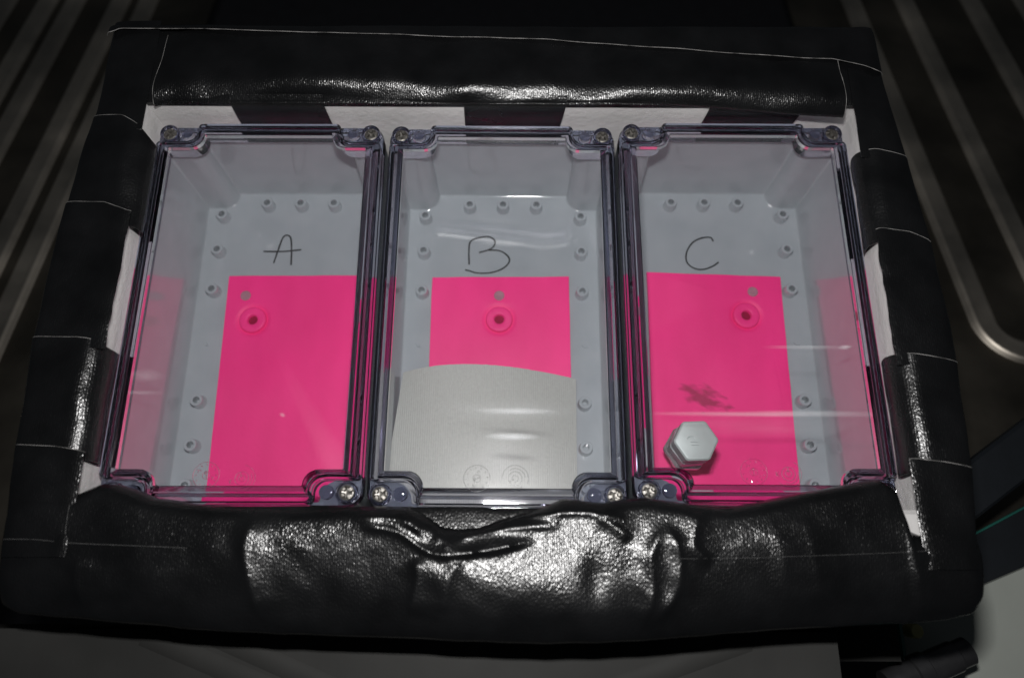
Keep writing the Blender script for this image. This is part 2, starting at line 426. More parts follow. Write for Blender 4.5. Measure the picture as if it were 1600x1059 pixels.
lipx = [(236, 166), (270, 158), (310, 158), (360, 152), (440, 150), (515, 152), (600, 157), (725, 162), (800, 161), (875, 160), (1000, 161), (1100, 166), (1180, 172), (1240, 178), (1318, 182)]
lip = [P(a, b, 12.5) for a, b in lipx]
def band_back():
    G = []
    xs = np.linspace(P(238, 150, 16).x, P(1322, 175, 16).x, 240)
    for x in xs:
        yl = float(np.interp(x, [p.x for p in lip], [p.y for p in lip]))
        u = (x-xs[0])/(xs[-1]-xs[0])
        drop = .6*nz(x, 0, 31, 40)
        slump = 1.6*math.exp(-((x+60)/70)**2)+1.2*math.exp(-((x-120)/40)**2)
        prof = [(yl+.6, 10.6), (yl-.3, 12.2), (yl+1.0, 14.2), (yl+4.5, 16.4+slump*.5+drop), (yl+9, 17.6+slump*.8+drop), (yl+16, 17.6+slump*.4), (yl+27, 16.2), (yl+42, 15.2)]
        c = crom(prof, 46)
        row = []
        for y, z in c:
            k = max(0, min(1, (z-12)/4))
            row.append((x+ (yl-y)*(-.05 if u < .5 else .0), y, z+k*(nz(x, y, 33, 26)*1.7+nz(x, y, 35, 55)*1.6+nz(x, y, 37, 9)*.22)))
        G.append(row)
    return strip('tape_strip', G, edges=('a', 'b'))
band_back()
XA, XB = -216.8, 193.6
def rear_strip():
    seam = [P(a, b, 16.6) for a, b in ((176, 50), (188, 45), (300, 46), (500, 51), (700, 58), (850, 62), (1000, 73), (1250, 91), (1300, 93), (1350, 103), (1374, 112))]
    G = []
    for x in np.linspace(XA, XB, 220):
        ys = float(np.interp(x, [p.x for p in seam], [p.y for p in seam]))
        e = min(1, min(x-XA, XB-x)/5.0); dr = -3.2*(1-math.sqrt(max(0, 1-(1-e)**2)))
        yb = OY1+1.2
        prof = [(ys, 17.0), ((ys+yb)/2-1.5, 16.6), (yb-4, 15.4), (yb-.6, 12), (yb, 6), (yb, -20), (yb, -70)]
        c = crom(prof, 44)
        G.append([(x, y, z+dr*(1 if z > 0 else 0)+max(0, min(1, (z-8)/6))*(nz(x, y, 41, 25)*.6+nz(x, y, 43, 8)*.15)) for y, z in c])
    return strip('tape_strip', G, edges=('c',))
rear_strip()

# front bar: one wide crumpled band
inp = [(118, 770), (133, 763), (150, 756), (175, 757), (200, 765), (235, 780), (290, 786), (330, 790), (470, 794), (560, 791), (640, 792), (662, 800), (690, 820), (715, 824), (745, 822), (790, 808), (850, 791), (880, 779), (905, 780), (940, 784), (1010, 776), (1060, 784), (1140, 794), (1200, 783), (1260, 770), (1330, 757), (1380, 749), (1398, 760), (1420, 826), (1440, 834), (1530, 836)]
outp = [(-5, 942), (30, 958), (80, 962), (200, 974), (330, 985), (500, 992), (700, 1000), (850, 1005), (1000, 1001), (1200, 985), (1400, 974), (1480, 968), (1520, 960), (1540, 945)]
inw = [P(a, b, 15) for a, b in inp]; outw = [P(a, b, 8) for a, b in outp]
# folds on the tape at z = 17: (photo polyline, run-out mm on its left side, on its right side, height mm)
folds = [
    ([(402, 800), (384, 850), (388, 900), (404, 975)], 10, 3.8, 2.3),
    ([(124, 868), (116, 905), (122, 955)], 8, 3.5, 1.3),
    ([(240, 880), (236, 930), (244, 980)], 12, 9, .7),
    ([(545, 812), (590, 808), (640, 818), (672, 850)], 4.0, 2.2, 1.5),
    ([(560, 822), (620, 832), (660, 858), (684, 868)], 3.0, 1.2, 1.5),
    ([(640, 800), (652, 818), (650, 832)], 3.0, 3.0, .9),
    ([(652, 864), (700, 868), (760, 862), (836, 846)], 5.5, .9, 2.0),
    ([(648, 868), (652, 905), (638, 965)], 9, 2.6, 2.0),
    ([(722, 872), (702, 905), (690, 962)], 5, 4.5, 1.6),
    ([(676, 838), (697, 846), (699, 866)], 2.4, 1.6, 1.0),
    ([(708, 862), (730, 838), (790, 826), (880, 820)], 3.0, 1.8, 1.3),
    ([(760, 818), (840, 804), (930, 802), (992, 818)], 2.2, 1.4, 1.2),
    ([(925, 806), (958, 822), (985, 845)], 2.2, 2.2, 1.0),
    ([(1040, 816), (1016, 868), (1020, 925), (1004, 988)], 4.2, 3.0, 1.7),
    ([(1040, 816), (1060, 868), (1056, 930), (1012, 984)], 2.4, 6.0, 1.9),
    ([(1094, 796), (1083, 840), (1088, 860), (1112, 882)], 2.6, 4.5, 1.4),
    ([(1200, 806), (1222, 870), (1232, 960)], 9, 9, .9),
    ([(1252, 800), (1270, 860), (1288, 950)], 7, 8, .8),
    ([(1416, 796), (1420, 850), (1440, 925)], 3.5, 5, .9),
]
def seg_dist(px, py, pl):
    best = np.full(px.shape, 1e9); tt = np.zeros(px.shape); sd = np.zeros(px.shape); n = len(pl)-1
    for i in range(n):
        ax, ay = pl[i]; bx, by = pl[i+1]; dx, dy = bx-ax, by-ay
        t = np.clip(((px-ax)*dx+(py-ay)*dy)/(dx*dx+dy*dy), 0, 1)
        d = np.hypot(px-ax-t*dx, py-ay-t*dy); m_ = d < best
        best = np.where(m_, d, best); tt = np.where(m_, (i+t)/n, tt)
        sd = np.where(m_, dx*(py-ay)-dy*(px-ax), sd)
    return best, tt, sd
def front_band():
    xs = np.linspace(-216.4, 199.2, 440); NP = 100
    A = np.zeros((len(xs), NP, 3))
    for i, x in enumerate(xs):
        yi = float(np.interp(x, [p.x for p in inw], [p.y for p in inw])); yo = float(np.interp(x, [p.x for p in outw], [p.y for p in outw]))
        L = yi-yo
        prof = [(yi+1.2, 2.5), (yi+.9, 8), (yi-.2, 12.6), (yi-2.6, 15.8), (yi-7, 17.4), (yi-L*.35, 17.6), (yi-L*.6, 16.2), (yi-L*.82, 13.6), (yo+2.2, 10.2), (yo, 6), (yo+.3, -10), (yo+.6, -70)]
        c = crom(prof, 150)
        k = np.r_[np.arange(0, 90), np.linspace(91, 149, 10).astype(int)]
        c = c[k]
        e = min(1, min(x-xs[0], xs[-1]-x)/7.0); dr = -5.0*(1-math.sqrt(max(0, 1-(1-e)**2)))
        A[i, :, 0] = x; A[i, :, 1] = c[:, 0]; A[i, :, 2] = c[:, 1]+np.where(c[:, 1] > 0, dr, 0)
    X, Y, Z = A[..., 0], A[..., 1], A[..., 2].copy()
    mask = np.clip((Z-6)/8, 0, 1)
    H = np.zeros(X.shape)
    for pl, wl, wr, ht in folds:
        q = [tuple(v) for v in crom([tuple(P(a, b, 17)[:2]) for a, b in pl], 26)]
        d, t, sd = seg_dist(X, Y, q)
        d = d*(1+.25*np.sin(X*.31+Y*.17)*np.sin(Y*.23))
        tap = np.clip(np.minimum(t, 1-t)*4.5+.05, 0, 1); tap = tap*tap*(3-2*tap)
        # going along the polyline, its left side has sd > 0
        w_ = np.where(sd > 0, wl, wr)
        H += ht*np.exp(-(np.sqrt(d*d+.12)-.35)/w_)*tap
    # swelling that flattens the middle of the band
    c0 = P(850, 950, 14); H += 3.6*np.exp(-((X-c0.x)/40)**2-((Y-c0.y)/19)**2)
    c1 = P(500, 960, 14); H += -1.3*np.exp(-((X-c1.x)/30)**2-((Y-c1.y)/17)**2)
    c2 = P(930, 905, 14); H += -1.2*np.exp(-((X-c2.x)/5)**2-((Y-c2.y)/9)**2)
    N = np.array([[nz(x, y, 51, 30)*.9+nz(x, y, 53, 10)*.22+nz(x, y, 57, 4)*.05 for x, y in zip(r1, r2)] for r1, r2 in zip(X, Y)])
    A[..., 2] = Z+mask*(H+N)
    A[..., 1] += (1-mask)*np.clip((Z-2)/6, 0, 1)*np.array([[nz(x, z, 61, 14)*.9 for x, z in zip(r1, r2)] for r1, r2 in zip(X, Z)])
    return A
G = []
for x in np.linspace(P(330, 790, 5).x, P(1300, 770, 5).x, 80):
    yo_ = float(np.interp(x, [p.x for p in inw], [p.y for p in inw]))-9
    G.append([(x, y+nz(x, z, 91, 20)*.4, z) for y, z in ((IY0+1.0, -18), (IY0+.9, -4), (IY0+.7, 8), (IY0+.2, 12.6), (IY0-3, 13.8), (yo_, 14.0))])
strip('tape_lining', G)
FA = front_band()
strip('tape_strip', FA.tolist())
# seam of the lapping front strip: a thin pale line across the band at both ends
def seam_line(pl, name='cut_edge', r=.16):
    pts = []
    from itertools import chain
    xy = crom([tuple(P(a, b, 16)[:2]) for a, b in pl], 60)
    for x, y in xy:
        i = int(np.clip(np.searchsorted(FA[:, 0, 0], x), 0, FA.shape[0]-1)); row = FA[i]
        sel = np.arange(10, 86); j = sel[np.argmin(np.abs(row[sel, 1]-y))]
        pts.append((x, y, row[j, 2]+.02))
    m2 = MB(); m2.tube(pts, r, 5); return bbuild(m2, name, M['edge_dim'])
seam_line([(6, 842), (60, 843), (110, 848), (200, 852), (295, 856)], r=.10)
seam_line([(1060, 873), (1180, 871), (1300, 867), (1400, 863), (1520, 857)], r=.07)
seam_line([(112, 785), (108, 815), (104, 845)], r=.12)

# ------------------------------------------------------------------ enclosures
BASE = -74.0
def corner_pts(hx, hy, nx, ny, rc, rr, n=6):
    pts = []
    for k in range(n+1):
        a = math.pi/2*k/n; pts.append((hx-rc+rc*math.cos(a), ny-rc+rc*math.sin(a)))
    for k in range(n+1):
        a = -math.pi/2-math.pi/2*k/n; pts.append((nx+rr+rr*math.cos(a), ny+rr+rr*math.sin(a)))
    for k in range(n+1):
        a = math.pi/2*k/n; pts.append((nx-rc+rc*math.cos(a), hy-rc+rc*math.sin(a)))
    return pts
def four(c):
    """mirror a +x+y corner (counter-clockwise) round all four corners"""
    q1 = c; q2 = [(-x, y) for x, y in c[::-1]]; q3 = [(-x, -y) for x, y in c]; q4 = [(x, -y) for x, y in c[::-1]]
    return q1+q2+q3+q4
def notched(d, z, hx=59.6, hy=99.6, nx=38.0, ny=88.6, rc=3.0, rr=5.6, dn=None):
    dn = d if dn is None else dn
    r1 = max(.3, rc-d); r2 = min(rr+dn, (hy-d)-(ny-dn)-r1-.02)
    return [(x, y, z) for x, y in four(corner_pts(hx-d, hy-d, nx-dn, ny-dn, r1, r2))]
def rrect(hx, hy, R, z, n=21):
    c = [(hx-R+R*math.cos(math.pi/2*k/(n-1)), hy-R+R*math.sin(math.pi/2*k/(n-1))) for k in range(n)]
    return [(x, y, z) for x, y in four(c)]
zl = lambda z: z-BASE
# tray
mb = MB()
cav = lambda d, z: notched(d, zl(z), 58.0, 98.0, 40.0, 88.0, 1.4, 8.0)
mb.loops([rrect(58.5, 98.5, 5, zl(-74)), rrect(59.4, 99.4, 6, zl(-73)), rrect(59.6, 99.6, 6, zl(-13.6)), cav(0, -13.6), cav(0, -16), cav(.5, -71.0), cav(1.0, -71.8), cav(1.6, -72.0)], cap0=True, cap1=True)
tray_me = mb.mesh('tray', M['abs'], angle=40)
# standoff: hollow post
mb = MB()
mb.lathe([(4.1, 0), (3.75, .5), (3.55, 5.7), (3.3, 6.05), (2.05, 6.05), (1.85, 5.8), (1.65, -1.8)], n=24, cap1=True)
standoff_me = mb.mesh('standoff', M['abs'])
mb = MB(); mb.add([(-2.2, .5, .0), (0, -1.1, 0), (2.2, -.5, 0), (0, 1.1, 0), (-1.8, .4, .5), (0, -.8, .5), (1.8, -.4, .5), (0, .8, .5)], [(0, 1, 5, 4), (1, 2, 6, 5), (2, 3, 7, 6), (3, 0, 4, 7), (4, 5, 6, 7)])
pip_me = mb.mesh('moulding_pip', M['abs'], smooth=False)
# lid frame
mb = MB()
n_ = lambda d, z: notched(d, zl(z), dn=d*.55)
mb.loops([rrect(60, 100, 7, zl(-13.2)), rrect(60, 100, 7, zl(-6.2)), rrect(59.9, 99.9, 7, zl(-5.5)), n_(.05, -5.5), n_(.1, -5.0), n_(.25, -.9), n_(.9, 0), n_(2.9, 0), n_(3.3, -1.3), n_(4.7, -1.3), n_(5.1, 0),
          n_(7.3, 0), n_(7.7, -.4), n_(7.7, -3.2), n_(4.6, -4.6), n_(3.6, -13.2)], closed_profile=True)
for sx in (-1, 1):
    for sy in (-1, 1):
        mb.lathe([(4.1, zl(-5.3)), (5.2, zl(-5.3)), (5.0, zl(-2.2)), (4.7, zl(-1.6)), (4.3, zl(-1.8)), (4.0, zl(-2.6))], sx*53.6, sy*94.4, 28, closed=True)
        mb.lathe([(3.4, zl(-5.3)), (3.2, zl(-3.2)), (2.6, zl(-2.5)), (1.2, zl(-2.2))], sx*44.2, sy*94.2, 20, True, True)
frame_me = mb.mesh('lid_frame', M['clear'], angle=30)
# thin panel
mb = MB(); mb.loops([notched(7.85, zl(-2.6), dn=4.35), notched(7.85, zl(-.15), dn=4.35)], cap0=True, cap1=True)
panel_me = mb.mesh('lid_panel', M['sheet'], smooth=False)
# gasket cord under the frame
mb = MB(); mb.loops([notched(.4, zl(-13.5)), notched(.4, zl(-13.25)), notched(1.8, zl(-13.25)), notched(1.8, zl(-13.5))], closed_profile=True)
gasket_me = mb.mesh('gasket', M['black'])
# screw
def screw_mesh():
    m = MB(); rad = [.01, .45, .9, 1.4, 1.9, 2.3, 2.75, 3.1, 3.35, 3.4, 3.4]; n = 48; L = []
    for i, r in enumerate(rad):
        lp = []
        for j in range(n):
            a = 2*math.pi*j/n+.4; x, y = r*math.cos(a), r*math.sin(a)
            z = 2.6-max(0, r-2.6)*.35
            arm = (abs(x) < .5 or abs(y) < .5) and r < 2.5
            if arm or r < 1.0: z = 1.3+.2*r
            b = (a-.4) % (math.pi/4)
            if 2.2 < r < 3.2 and b < .10: z -= .5
            if i == len(rad)-1: z = 0
            lp.append((x, y, z))
        L.append(lp)
    m.loops(L[::-1], cap1=True); return m.mesh('screw', M['screw'], angle=30)
screw_me = screw_mesh()
# moulded marks: rings with ticks
def mark_mesh(kind):
    m = MB(); r0 = 6.0
    def circ(r, a0=0, a1=2*math.pi, cx=0, cy=0, rad=.20):
        full = a1-a0 > 6.2; n = 40
        pts = [(cx+r*math.cos(a0+(a1-a0)*k/(n if full else n-1)), cy+r*math.sin(a0+(a1-a0)*k/(n if full else n-1)), 0) for k in range(n)]
        m.tube(pts, rad, 6, closed=full)
    if kind == 'clock':
        circ(r0); circ(1.7); m.tube([(0, -1.6, 0), (0, 1.5, 0)], .3, 6)
        m.tube([(-.9, .6, 0), (0, 1.7, 0), (.9, .6, 0)], .25, 6)
        for k in range(12):
            a = math.pi*2*k/12+.2; m.tube([(4.4*math.cos(a), 4.4*math.sin(a), 0), (5.1*math.cos(a+.06), 5.1*math.sin(a+.06), 0)], .28, 5)
        m.tube([(-3.4, 2.2, 0), (-2.4, 3.2, 0), (-1.6, 2.6, 0)], .25, 5); m.tube([(2.0, -2.6, 0), (2.9, -2.0, 0), (2.2, -1.4, 0)], .25, 5)
    else:
        circ(r0, -2.4, 1.1); circ(3.1); circ(1.4); m.tube([(-.1, .6, 0), (-.1, 3.0, 0)], .25, 6)
        circ(4.5, -1.9, .2)
        m.tube([(-5.6, -1.2, 0), (-5.6, 1.0, 0)], .26, 5); m.tube([(-5.6, 0, 0), (-4.4, 1.0, 0)], .26, 5); m.tube([(-5.4, 0, 0), (-4.3, -1.2, 0)], .26, 5)
    return m.mesh('moulded_mark', M['mark'])
marks = {k: mark_mesh(k) for k in ('clock', 'ring')}

BOX = {'A': (-129.0, 140.1, .0032), 'B': (-6.07, 139.5, -.0026), 'C': (116.8, 141.6, -.0017)}
YS = [80.57, 57.27, 31.70, -35.27, -60.50, -82.47]
labels = {'A': 'grey box with clear screwed lid marked with a handwritten A, leftmost of three',
          'B': 'grey box with clear screwed lid marked with a handwritten B, holding the cream card',
          'C': 'grey box with clear screwed lid marked with a handwritten C, holding the hexagonal bolt'}
def tolocal(k, x, y, z):
    p = P(x, y, z); bx, by, r = BOX[k]; dx, dy = p.x-bx, p.y-by; c, s = math.cos(r), math.sin(r)
    return (c*dx+s*dy, -s*dx+c*dy)
ORIG = {'A': (0, 350), 'B': (500, 350), 'C': (1000, 350)}
letters = {
 'A': [[(1132, 162), (1150, 110), (1170, 58), (1188, 47), (1203, 60), (1206, 110), (1204, 170)], [(1090, 114), (1170, 114), (1246, 107)]],
 'B': [[(617, 168), (616, 110), (622, 74), (650, 59), (695, 53), (722, 68), (720, 90), (700, 106), (658, 119)], [(690, 108), (745, 112), (778, 135), (782, 158), (755, 185), (705, 202), (650, 203), (622, 195), (600, 190)]],
 'C': [[(303, 72), (290, 56), (250, 60), (215, 80), (192, 120), (195, 160), (225, 184), (262, 188), (300, 175), (325, 158)]],
}
mpos = {'A': ((322, 742), (378, 747)), 'B': ((745, 747), (805, 747)), 'C': ((1178, 737), (1232, 740))}
GLARE = {'A': [(225, 585, 9, 3.5, .14), (215, 612, 14, 1.0, .16), (440, 647, 1.3, 1.1, .35)],
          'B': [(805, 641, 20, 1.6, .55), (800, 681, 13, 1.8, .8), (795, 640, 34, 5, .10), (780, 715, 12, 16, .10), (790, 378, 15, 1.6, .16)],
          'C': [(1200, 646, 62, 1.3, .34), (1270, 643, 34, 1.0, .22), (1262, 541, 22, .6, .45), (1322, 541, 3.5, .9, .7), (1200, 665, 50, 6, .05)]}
for k in 'ABC':
    bx, by, br = BOX[k]
    root = tag(empty('enclosure_box', (bx, by, BASE), br), labels[k], 'box', 'clear-lidded boxes in the foam block')
    tray = ob('tray', tray_me, root)
    for sx in (-1, 1):
        for y in YS: ob('standoff', standoff_me, tray, (sx*47.1, y, zl(-72)), random.random()*6)
        ob('moulding_pip', pip_me, tray, (sx*48.3, -.6, zl(-72)), 0 if sx > 0 else 2.6)
    for q in (-1, 0, 1): ob('standoff', standoff_me, tray, (q*20.3, 88.2, zl(-72)), random.random()*6)
    m = MB()
    for st in letters[k]:
        pts = crom([tolocal(k, ORIG[k][0]+a/2.647, ORIG[k][1]+b/2.647, -72) for a, b in st], 60)
        m2 = MB(); G = []
        for i, p in enumerate(pts):
            t = pts[min(i+1, 59)]-pts[max(i-1, 0)]; t /= np.linalg.norm(t); nn = np.array([-t[1], t[0]])
            wd = .50*(1+.22*noise.noise(Vector((i*.15, bx, 0))))
            G.append([(p[0]+nn[0]*wd*c, p[1]+nn[1]*wd*c, zl(-72)+.10+.08*(1-c*c)) for c in (-1, -.5, 0, .5, 1)])
        m.sheet(G, .08)
    m.build('handwritten_letter', M['ink'], tray)['label'] = 'handwritten black letter '+k
    ob('gasket', gasket_me, root)
    frame = ob('lid_frame', frame_me, root)
    sc = []
    for (px_, py_, hw_, hh, amt) in GLARE[k]:
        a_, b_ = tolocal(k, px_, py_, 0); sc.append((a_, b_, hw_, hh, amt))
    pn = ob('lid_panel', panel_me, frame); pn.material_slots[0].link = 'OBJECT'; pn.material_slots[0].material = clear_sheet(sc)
    for sx in (-1, 1):
        for sy in (-1, 1): ob('screw', screw_me, frame, (sx*53.6, sy*94.4, zl(-5.3)), random.random()*1.5)
    for (a, b2), kind in zip(mpos[k], ('clock', 'ring')):
        lx, ly = tolocal(k, a, b2, 0); ob('moulded_mark', marks[kind], frame, (lx, ly, zl(.06)), {'A': .3, 'B': 2.0, 'C': 0}[k])

# ------------------------------------------------------------------ pink sheets
def pink_sheet(k, corners, hole, dot, label, material):
    bx, by, br = BOX[k]; FZ = -72.0; TH = 2.4
    root = tag(empty('pink_sheet', (bx, by, FZ), br), label, 'pink sheet', 'pink sheets in the boxes')
    (x0, y0), (x1, y1), (x2, y2), (x3, y3) = corners      # far-left, far-right, near-right, near-left
    hx, hy = hole; q = 11.5
    def bil(u, v):
        return ((x0*(1-u)+x1*u)*(1-v)+(x3*(1-u)+x2*u)*v, (y0*(1-u)+y1*u)*(1-v)+(y3*(1-u)+y2*u)*v)
    m = MB()
    # outline -> square round the hole -> ring, 40 points each
    n = 40; sq = []; oc = []
    for s in range(4):
        for i in range(n//4):
            t = i/(n//4)
            sq.append([(hx-q+2*q*t, hy+q), (hx+q, hy+q-2*q*t), (hx+q-2*q*t, hy-q), (hx-q, hy-q+2*q*t)][s])
            oc.append([bil(t, 0), bil(1, t), bil(1-t, 1), bil(0, 1-t)][s])
    wob = lambda p: (p[0]+.35*nz(p[1], p[0], bx, 18), p[1]+.35*nz(p[0], p[1], bx+3, 18))
    oc = [wob(p) for p in oc]
    inset = [(p[0]+(hx-p[0])*.006, p[1]+(hy-p[1])*.006) for p in oc]
    ang = [math.atan2(p[1]-hy, p[0]-hx) for p in sq]
    circ = lambda r, z: [(hx+r*math.cos(a), hy+r*math.sin(a), z) for a in ang]
    top = lambda p: TH+.18*nz(p[0], p[1], bx+7, 25)
    m.loops([[(*p, 0.02) for p in oc], [(*p, TH-.25) for p in oc], [(*p, top(p)) for p in inset], [(*p, TH) for p in sq], circ(10.6, TH), circ(9.8, TH-.15), circ(8.8, TH-.75), circ(8.0, TH-.9), circ(7.6, TH-.9)])
    sh = m.build('sheet', material, root, angle=30)
    m = MB(); cb = lambda r, z: [(hx+r*math.cos(2*math.pi*j/48), hy+r*math.sin(2*math.pi*j/48), z+(.10*math.sin(3*j*2*math.pi/48+bx) if r > 4 and z > 2 else 0)) for j in range(48)]
    m.loops([cb(7.95, .9), cb(7.9, TH-.5), cb(7.6, TH+.75), cb(7.2, TH+1.05), cb(6.4, TH+1.15), cb(4.2, TH+1.1), cb(3.3, TH+.95), cb(2.85, TH+.5), cb(2.7, .15)], cap1=True)
    m.build('raised_disc', material, root, angle=50)
    m = MB(); m.lathe([(2.75, .3), (2.6, TH-1.2), (1.6, TH-1.35)], hx, hy, 24, False, True); m.build('hole_shade', M['hole_dark'], root)  # dark insert added so the hole looks shaded, its shade is in the colour
    m = MB(); m.lathe([(3.05, TH-.1), (3.05, TH+.35), (2.7, TH+.6), (1.2, TH+.62), (.6, TH+.5)], dot[0], dot[1], 24, False, True)
    m.build('rubber_dot', M['dot'], root)
    return root
st = tolocal('C', 1098, 620, -69.6)
stain_mat = pink_mat((st[0]*MM, st[1]*MM, .0135, .0075, -.30))
zs = -69.6
tl = lambda k, x, y: tolocal(k, x, y, zs)
pink_sheet('A', [tl('A', 358, 431), (tl('A', 358, 431)[0]+80, tl('A', 358, 431)[1]+.6), (43.0, -95), (tl('A', 322, 776)[0]-.2, -95)], tl('A', 395, 500), tl('A', 384, 462), 'bright pink foam sheet in box A with its raised disc at the upper left', M['pink'])
pink_sheet('B', [tl('B', 675, 433), tl('B', 889, 432), (40.0, -95), (-40.5, -95)], tl('B', 780, 499), tl('B', 780, 462), 'bright pink foam sheet half covered by the cream card in box B', M['pink'])
pink_sheet('C', [tl('C', 1011, 425), tl('C', 1219, 432), (39.8, -95), (-38.8, -95)], tl('C', 1166, 493), tl('C', 1176, 456), 'bright pink foam sheet with a dark smudge, under the bolt in box C', stain_mat)

# ------------------------------------------------------------------ cream card in box B
def card():
    U = np.linspace(-1, 1, 60); Vv = np.linspace(0, 1, 50)
    T = [P(630, 582, -58), P(748, 569, -48), P(900, 592, -66)]
    B = [P(597, 780, -52), P(745, 792, -46), P(902, 792, -67)]
    G = []
    for v in Vv*1.04:
        row = []
        for u in U:
            def q(a):
                return a[0]*(u*(u-1)/2)+a[1]*(1-u*u)+a[2]*(u*(u+1)/2)
            p = q(T).lerp(q(B), v) if v <= 1 else q(B)+(q(B)-q(T))*(v-1)
            z = p.z+nz(p.x, p.y, 71, 30)*.5
            yy = p.y+(.25*nz(p.x, 0, 75, 2.5) if v == 0 else 0)
            row.append((p.x, yy, z))
        G.append(row)
    org = Vector((-6, 80, -66))
    G = [[(a-org.x, b-org.y, c-org.z) for a, b, c in r] for r in G]
    m = MB(); m.sheet(G, .9)
    o = m.build('cream_card', M['card'], None, tuple(org), angle=60)
    tag(o, 'curved cream ribbed card lying over the pink sheet in box B', 'card')
card()

# ------------------------------------------------------------------ hexagonal bolt in box C
ZT = -29.0
hexp = [(1068.5, 657.7), (1101.8, 657.7), (1122.5, 686.6), (1108, 716.7), (1074, 719), (1054, 690)]
hw = [P(a, b, ZT) for a, b in hexp]; cx = sum(p.x for p in hw)/6; cy = sum(p.y for p in hw)/6
Rh = sum(math.hypot(p.x-cx, p.y-cy) for p in hw)/6
a0 = math.atan2(hw[2].y-cy, hw[2].x-cx)
broot = tag(empty('hexagonal_bolt', (cx, cy, -69.4)), 'zinc plated hexagonal bolt with a nut standing head up on the pink sheet', 'bolt')
zb = lambda z: z+69.4
def hexl(r, z, rnd=.06, rot=0.0):
    pts = []
    for j in range(6):
        for da in (-rnd, rnd):
            a = a0+rot+j*math.pi/3+da; pts.append((r*math.cos(a), r*math.sin(a), zb(z)))
    return pts
m = MB(); m.loops([hexl(Rh-1.3, ZT-8.6), hexl(Rh, ZT-8.0), hexl(Rh, ZT-.9), hexl(Rh-.8, ZT-.15), hexl(Rh-1.4, ZT)], cap0=True, cap1=True)
head = m.build('head', M['zinc'], broot, angle=25)
m = MB()
m.tube([(-3.0, -.8, zb(ZT)), (.8, -.9, zb(ZT))], .22, 5); m.tube([(-2.6, -2.3, zb(ZT)), (1.0, -2.3, zb(ZT))], .22, 5)
m.tube([(-2.4+2.4*math.cos(t)*.8, .6+1.4*math.sin(t), zb(ZT)) for t in np.linspace(0, math.pi, 9)], .22, 5)
m.build('stamped_mark', M['zinc'], head)
m = MB(); m.loops([hexl(Rh-1.2, ZT-19.2, rot=.05), hexl(Rh, ZT-18.4, rot=.05), hexl(Rh, ZT-11.0, rot=.05), hexl(Rh-1.6, ZT-9.9, rot=.05)], cap0=True, cap1=True)
m.build('nut', M['zinc_side'], broot, angle=25)
m = MB(); m.loops([hexl(Rh-.4, ZT-25.6, rot=-.06), hexl(Rh+.9, ZT-24.8, rot=-.06), hexl(Rh+.9, ZT-21.8, rot=-.06), hexl(Rh-.6, ZT-20.6, rot=-.06)], cap0=True, cap1=True)
m.build('lock_nut', M['zinc_bright'], broot, angle=25)
m = MB(); pr = [(4.6, zb(-69.3)), (5.6, zb(-68.4))]; z = -68.2
while z < ZT-9: pr += [(5.4, zb(z)), (6.0, zb(z+.85))]; z += 1.7
m.lathe(pr, n=24, cap0=True, cap1=True); m.build('threaded_shank', M['zinc_side'], broot)

# ------------------------------------------------------------------ surroundings: ribbed steel panels either side
SL = math.tan(math.radians(15.0))
PZ = lambda y: -165.0-(y-130)*SL                      # the panels slope down away from the camera
def PP(x, y):
    """photo point on the sloping panel plane"""
    d = RC @ Vector(((x-800)/1200.0, (529.5-y)/1200.0, -1.0))
    # CAM_H + t dz = -165 - (t dy -130)*SL
    t = (-165.0+130*SL-CAM_H)/(d.z+d.y*SL)
    return Vector((d.x*t, d.y*t, CAM_H+d.z*t))
def panel(label, x0, x1, ribs):
    m = MB(); yA, yB = -40.0, 620.0
    m.add([(x0, yA, PZ(yA)), (x1, yA, PZ(yA)), (x1, yB, PZ(yB)), (x0, yB, PZ(yB)), (x0, yA, PZ(yA)-3), (x1, yA, PZ(yA)-3), (x1, yB, PZ(yB)-3), (x0, yB, PZ(yB)-3)],
          [(0, 1, 2, 3), (7, 6, 5, 4), (0, 4, 5, 1), (1, 5, 6, 2), (2, 6, 7, 3), (3, 7, 4, 0)])
    p = m.build('ribbed_panel', M['steel_dark'], None, smooth=False); tag(p, label, 'metal panel', 'ribbed steel panels beside the block')
    for xa, xb, yend in ribs:
        r = (xb-xa)/2; xc = (xa+xb)/2
        pts = [(xa, y) for y in np.linspace(600, yend+r, 40)]
        pts += [(xc-r*math.cos(t), yend+r-r*math.sin(t)) for t in np.linspace(.12, math.pi-.12, 18)]
        pts += [(xb, y) for y in np.linspace(yend+r, 600, 40)]
        m = MB(); L = []
        for q in range(len(pts)):
            a, b = Vector(pts[max(q-1, 0)]), Vector(pts[min(q+1, len(pts)-1)]); t = (b-a).normalized(); nn = Vector((-t.y, t.x))
            L.append([(pts[q][0]+nn.x*o, pts[q][1]+nn.y*o, PZ(pts[q][1]+nn.y*o)+h) for o, h in ((-10.5, -.5), (-8.4, 2.0), (-7.0, 3.8), (-5.2, 4.2), (0, 2.2), (5.2, 4.2), (7.0, 3.8), (8.4, 2.0), (10.5, -.5))])
        m.loops([list(x) for x in zip(*L)][:0] or L, cap0=True, cap1=True); m.build('rib', M['steel'], p, angle=70)
rx1, rx2, rx3 = PP(1440, 270).x, PP(1540, 270).x, PP(1570, 100).x
ye = PP(1568, 552).y
panel('dark ribbed steel panel to the right of the taped block', PP(1385, 300).x-30, 520, [(rx1, rx2, ye), (rx3, rx3+(rx2-rx1), ye), (rx3+70, rx3+110, ye)])
lx1, lx2, lx3 = PP(120, 250).x, PP(78, 230).x, PP(58, 115).x
yl = PP(0, 620).y
panel('dark ribbed steel panel to the left of the taped block', -560, PP(190, 200).x+40, [(lx2, lx1, yl), (lx3-(lx1-lx2), lx3, yl), (lx3-110, lx3-70, yl)])
